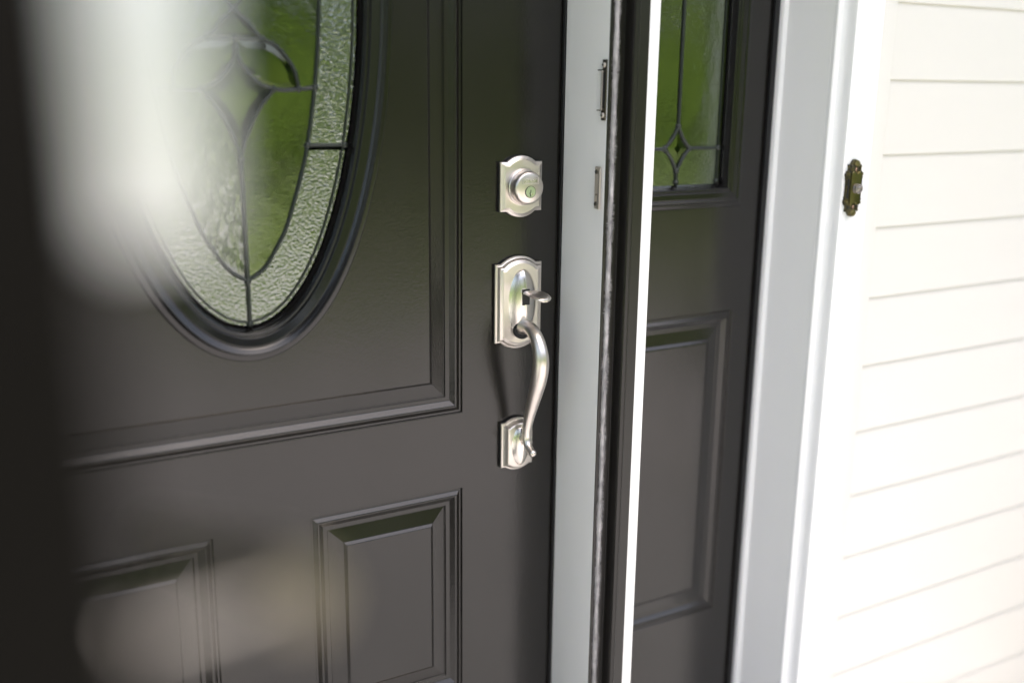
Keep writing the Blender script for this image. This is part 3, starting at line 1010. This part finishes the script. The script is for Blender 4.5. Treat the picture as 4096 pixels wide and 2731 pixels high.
# inside lock body above, lever latch below
ib = lbox('lock_body', (SWID - 0.052, SWID - 0.006, 0.0002, 0.0245, 1.228 + ze, 1.330 + ze), 'lock_satin', storm, 0.006)
v, f = boxg(SWID - 0.034, SWID - 0.026, 0.0243, 0.0300, 1.262 + ze, 1.292 + ze, bev=0.003)
obj('thumb_turn', v, f, 'lock_satin', ib)
lb = lbox('lever_plate', (SWID - 0.050, SWID - 0.020, 0.0002, 0.0040, 1.085 + ze, 1.168 + ze), 'lever_dark', storm, 0.0015)
cx, cz = SWID - 0.035, 1.130 + ze
prof = [(0.0120, 0.0038), (0.0120, 0.0080), (0.0100, 0.0100), (0.0060, 0.0110), (0.0055, 0.0480)]
v, f = rings([[(cx + r * math.cos(2 * math.pi * k / 28), y, cz + r * math.sin(2 * math.pi * k / 28)) for k in range(28)] for r, y in prof], True, False, True)
obj('spindle', v, f, 'lever_dark', lb)
pth = catmull([(cx + 0.008, 0.0500, cz + 0.004), (cx, 0.0510, cz + 0.003), (cx - 0.020, 0.0520, cz), (cx - 0.055, 0.0510, cz - 0.008), (cx - 0.090, 0.0460, cz - 0.014)], 5)
nn = len(pth)
v, f = tubeg([tuple(p) for p in pth], [0.0075 - 0.003 * k / nn for k in range(nn)], 16, side=(0, 0, 1), flat=1.25)
obj('lever', v, f, 'nickel_tan', lb, angle=60)
# outside pull
eb = lbox('outside_plate', (SWID - 0.046, SWID - 0.010, -T - 0.0080, -T - 0.0002, 1.075 + ze, 1.300 + ze), 'nickel_round', storm, 0.003)
v, f = tubeg(catmull([(cx, -T - 0.006, 1.275 + ze), (cx, -T - 0.040, 1.255 + ze), (cx, -T - 0.046, 1.19 + ze), (cx, -T - 0.040, 1.12 + ze), (cx, -T - 0.006, 1.100 + ze)], 8), 0.008, 14, side=(1, 0, 0))
obj('pull_handle', v, f, 'nickel_round', eb, angle=60)

# ------------------------------------------------------------------ doorbell on the trim
BX, BZ, BY = 1.2395, 1.1098, -0.1424
bell = root('doorbell', (BX, BY, BZ), 'ornate antique brass doorbell with a round button on the white trim', 'doorbell')
# half outline of the cast plate from the top centre down to the middle
half = [(0.0000, 0.0435), (0.0030, 0.0425), (0.0052, 0.0400), (0.0068, 0.0368), (0.0080, 0.0350), (0.0125, 0.0358), (0.0118, 0.0330), (0.0110, 0.0290), (0.0118, 0.0262), (0.0148, 0.0256), (0.0150, 0.0232), (0.0168, 0.0222), (0.0166, 0.0180), (0.0152, 0.0172), (0.0156, 0.0130), (0.0146, 0.0122), (0.0146, 0.0)]
rightp = half + [(x, -z) for x, z in half[::-1][1:]]
out = rightp + [(-x, z) for x, z in rightp[::-1][1:-1]]


def lay(sc, y):
    return [(BX + x * sc - 0.0, y, BZ + z * (1 - (1 - sc) * 0.4)) for x, z in out]


v, f = rings([lay(1.0, BY + 0.0), lay(1.0, BY - 0.0052), lay(0.95, BY - 0.0066), lay(0.86, BY - 0.0070)], True, False, True)
bp_ = obj('plate', v, f, 'brass_dark', bell, angle=30)
# smooth centre plate with lobed ends
lob = []
for k in range(25):
    t = math.pi * k / 24
    x = 0.0104 * math.cos(t)
    lob.append((x, 0.0190 + 0.0052 * abs(math.sin(2 * t)) ** 0.8 + 0.0018 * math.sin(t)))
cen = lob + [(-x, -z) for x, z in lob]
v, f = rings([[(BX + x * s, BY - d, BZ + z * s) for x, z in cen] for s, d in ((1, 0.0068), (1, 0.0092), (0.97, 0.0098), (0.94, 0.0099))], True, False, True)
obj('centre_plate', v, f, 'brass', bell, angle=30)
# shell crests and scrolls, top and bottom
for sgn in (1, -1):
    for k in range(-3, 4):
        a = k * 0.30
        p0 = Vector((BX, BY - 0.0080, BZ + sgn * 0.0330))
        ln = 0.0092 - 0.0007 * abs(k)
        p1 = p0 + Vector((math.sin(a) * ln, 0.0002, sgn * math.cos(a) * ln))
        obj('shell_rib', *tubeg([p0, (p0 + p1) / 2 + Vector((0, -0.0012, 0)), p1], [0.0007, 0.0012, 0.0016], 8), 'brass', bell, angle=60)
    for sx in (1, -1):
        sc1 = catmull([(0.0015, 0.0330), (0.0055, 0.0335), (0.0095, 0.0340), (0.0085, 0.0300), (0.0092, 0.0270), (0.0060, 0.0262), (0.0050, 0.0285)], 4)
        obj('scroll', *tubeg([(BX + sx * x, BY - 0.0078, BZ + sgn * z) for x, z in sc1], 0.0012, 7), 'brass_dark', bell, angle=60)
        for z, r in ((0.0205, 0.0017), (0.0228, 0.0014), (0.0165, 0.0013)):
            obj('bead', *tubeg([(BX + sx * 0.0138, BY - 0.0058, BZ + sgn * z), (BX + sx * 0.0140, BY - 0.0076, BZ + sgn * z), (BX + sx * 0.0140, BY - 0.0086, BZ + sgn * z)], [r, r, r * 0.6], 8), 'brass', bell, angle=60)
    v, f = lathe_y(BX, BZ + sgn * 0.0283, [(0.0026, BY - 0.0068), (0.0026, BY - 0.0082), (0.0018, BY - 0.0090), (0.0001, BY - 0.0092)], 18)
    sc_o = obj('screw', v, f, 'copper', bell)
    obj('screw_slot', *boxg(BX - 0.0004, BX + 0.0004, BY - 0.0094, BY - 0.0090, BZ + sgn * 0.0283 - 0.0018, BZ + sgn * 0.0283 + 0.0018), 'dark_slot', sc_o, angle=0)
for sx in (1, -1):
    obj('side_rod', *tubeg([(BX + sx * 0.0136, BY - 0.0066, BZ - 0.0150), (BX + sx * 0.0136, BY - 0.0066, BZ + 0.0150)], 0.0013, 8), 'black_rubber', bell, angle=60)
v, f = lathe_y(BX, BZ, [(0.0076, BY - 0.0098), (0.0076, BY - 0.0120), (0.0071, BY - 0.0128), (0.0074, BY - 0.0138), (0.0074, BY - 0.0160), (0.0067, BY - 0.0172), (0.0057, BY - 0.0174), (0.0052, BY - 0.0164), (0.0045, BY - 0.0160), (0.0043, BY - 0.0168), (0.0026, BY - 0.0176), (0.0001, BY - 0.0178)], 36)
obj('button', v, f, 'lens', bell, angle=30)

# ------------------------------------------------------------------ garden: trees, hedge shrubs
def leaf_cloud(n, size, shape, seed):
    g = np.random.default_rng(seed)
    P = []
    while len(P) < n:
        p = g.uniform(-1, 1, 3)
        d = np.linalg.norm(p)
        if d > 1 or d < 0.35:
            continue
        w = 0.72 + 0.28 * math.sin(5 * p[0] + seed) * math.sin(4.3 * p[1] + 2 * seed) * math.cos(4.7 * p[2])
        if d > w or math.sin(9 * p[0] + seed) + math.sin(8 * p[1]) + math.sin(10 * p[2] + 1) < -1.1:
            continue
        P.append(p * shape)
    P = np.array(P)
    a = g.normal(size=(n, 3))
    a /= np.linalg.norm(a, axis=1)[:, None]
    b = np.cross(a, g.normal(size=(n, 3)))
    b /= np.linalg.norm(b, axis=1)[:, None]
    s = (size * g.uniform(0.6, 1.4, n))[:, None]
    V = np.stack([P - a * s, P + b * s * 0.5, P + a * s, P - b * s * 0.5], 1).reshape(-1, 3)
    F = np.arange(4 * n).reshape(n, 4)
    return V, F


def simple(name, V, F, material):
    me = bpy.data.meshes.new(name)
    me.from_pydata(np.asarray(V).tolist(), [], np.asarray(F).tolist() if not isinstance(F, list) else F)
    me.materials.append(MATS[material])
    return me


CR = [simple('crown', *leaf_cloud(9000, 0.15, np.array([2.4, 2.4, 2.7]), 3), 'leaf_a'), simple('crown', *leaf_cloud(9000, 0.14, np.array([2.2, 2.2, 3.1]), 5), 'leaf_b')]
tv, tf = tubeg([(0, 0, 0), (0.04, 0, 1.2), (-0.05, 0.05, 2.6), (0.05, 0, 4.2)], [0.24, 0.18, 0.14, 0.06], 10)
limbs = [(tv, tf)]
for k in range(6):
    a = k * 1.05
    limbs.append(tubeg([(0, 0, 2.0 + 0.25 * k), (0.7 * math.cos(a), 0.7 * math.sin(a), 2.8 + 0.25 * k), (1.5 * math.cos(a), 1.5 * math.sin(a), 3.4 + 0.25 * k)], [0.08, 0.05, 0.02], 6))
TR = simple('trunk', *join(limbs), 'bark')
SH = [simple('foliage', *leaf_cloud(5000, 0.075, np.array([0.95, 0.85, 0.85]), 11), 'leaf_b'), simple('foliage', *leaf_cloud(5000, 0.075, np.array([0.95, 0.85, 0.85]), 12), 'leaf_a')]
ST = simple('stem', *tubeg([(0, 0, 0), (0.02, 0, 0.4), (0, 0.03, 0.8)], [0.05, 0.04, 0.02], 6), 'bark')


def place(rootname, loc, rz, sc, label, cat, group, meshes):
    o = bpy.data.objects.new(rootname, None)
    col.objects.link(o)
    o.location = loc
    o.rotation_euler.z = rz
    o.scale = (sc, sc, sc)
    tag(o, label, cat, group)
    for nm, me, z in meshes:
        c = bpy.data.objects.new(nm, me)
        col.objects.link(c)
        c.parent = o
        c.location.z = z
    return o


def bank_z(y):
    t = min(max((-13.9 - y) / 11.0, 0), 1)
    return ZG + 4.6 * t * t * (3 - 2 * t) + 0.004


gx = np.linspace(-40, 50, 91)
gy = np.linspace(-14.0, -40, 27)
BV = [(x, y, bank_z(y) + (0.25 * math.sin(x * 0.45 + y * 0.3) + 0.15 * math.sin(x * 1.1 - y * 0.7)) * min(1, (-14 - y) / 4)) for y in gy for x in gx]
BF = [(j * 91 + i, j * 91 + i + 1, (j + 1) * 91 + i + 1, (j + 1) * 91 + i) for j in range(26) for i in range(90)]
tag(obj('lawn_bank', BV, BF, 'bank', angle=60), kind='structure')

g = np.random.default_rng(21)
TREES = [(-9, -17, 0), (-4.5, -19, 1), (0.2, -18, 0), (4.0, -17.0, 0), (7.5, -18.5, 1), (10.8, -16.5, 0), (14.5, -17.5, 0), (18.5, -15, 1), (22, -11.5, 0), (-13.5, -15, 1), (24, -6, 0)]
for x, y, k in TREES:
    y -= 4.5
    place('tree', (x, y, bank_z(y) - 0.15), g.uniform(0, 6), g.uniform(0.95, 1.25), ('light green' if k == 0 else 'dark green') + ' leafy tree across the lawn, mirrored in the door glass', 'tree', 'trees across the lawn facing the ' + ('door' if k == 0 else 'house'), [('crown', CR[k], 3.5), ('trunk', TR, 0)])
for i in range(20):
    x = -9 + i * 1.55
    y = -11.6 + 0.5 * math.sin(i * 1.7) + (0.16 * max(0, x - 8) if x > 8 else 0)
    k = 1 if i % 3 == 2 else 0
    place('shrub', (x, y, ZG), g.uniform(0, 6), g.uniform(0.75, 1.0), ('dark' if k == 0 else 'bright') + ' green rounded shrub in the row across the lawn', 'shrub', 'shrub row ' + str(('dark', 'bright')[k]), [('foliage', SH[k], 0.8), ('stem', ST, 0)])

place('shrub', (2.75, -0.85, ZG), 0.7, 0.95, 'low evergreen shrub added out of view to shade the clapboard wall', 'shrub', None, [('foliage', SH[0], 0.8), ('stem', ST, 0)])  # extra shrub outside the frame, added to shade the siding's lower right
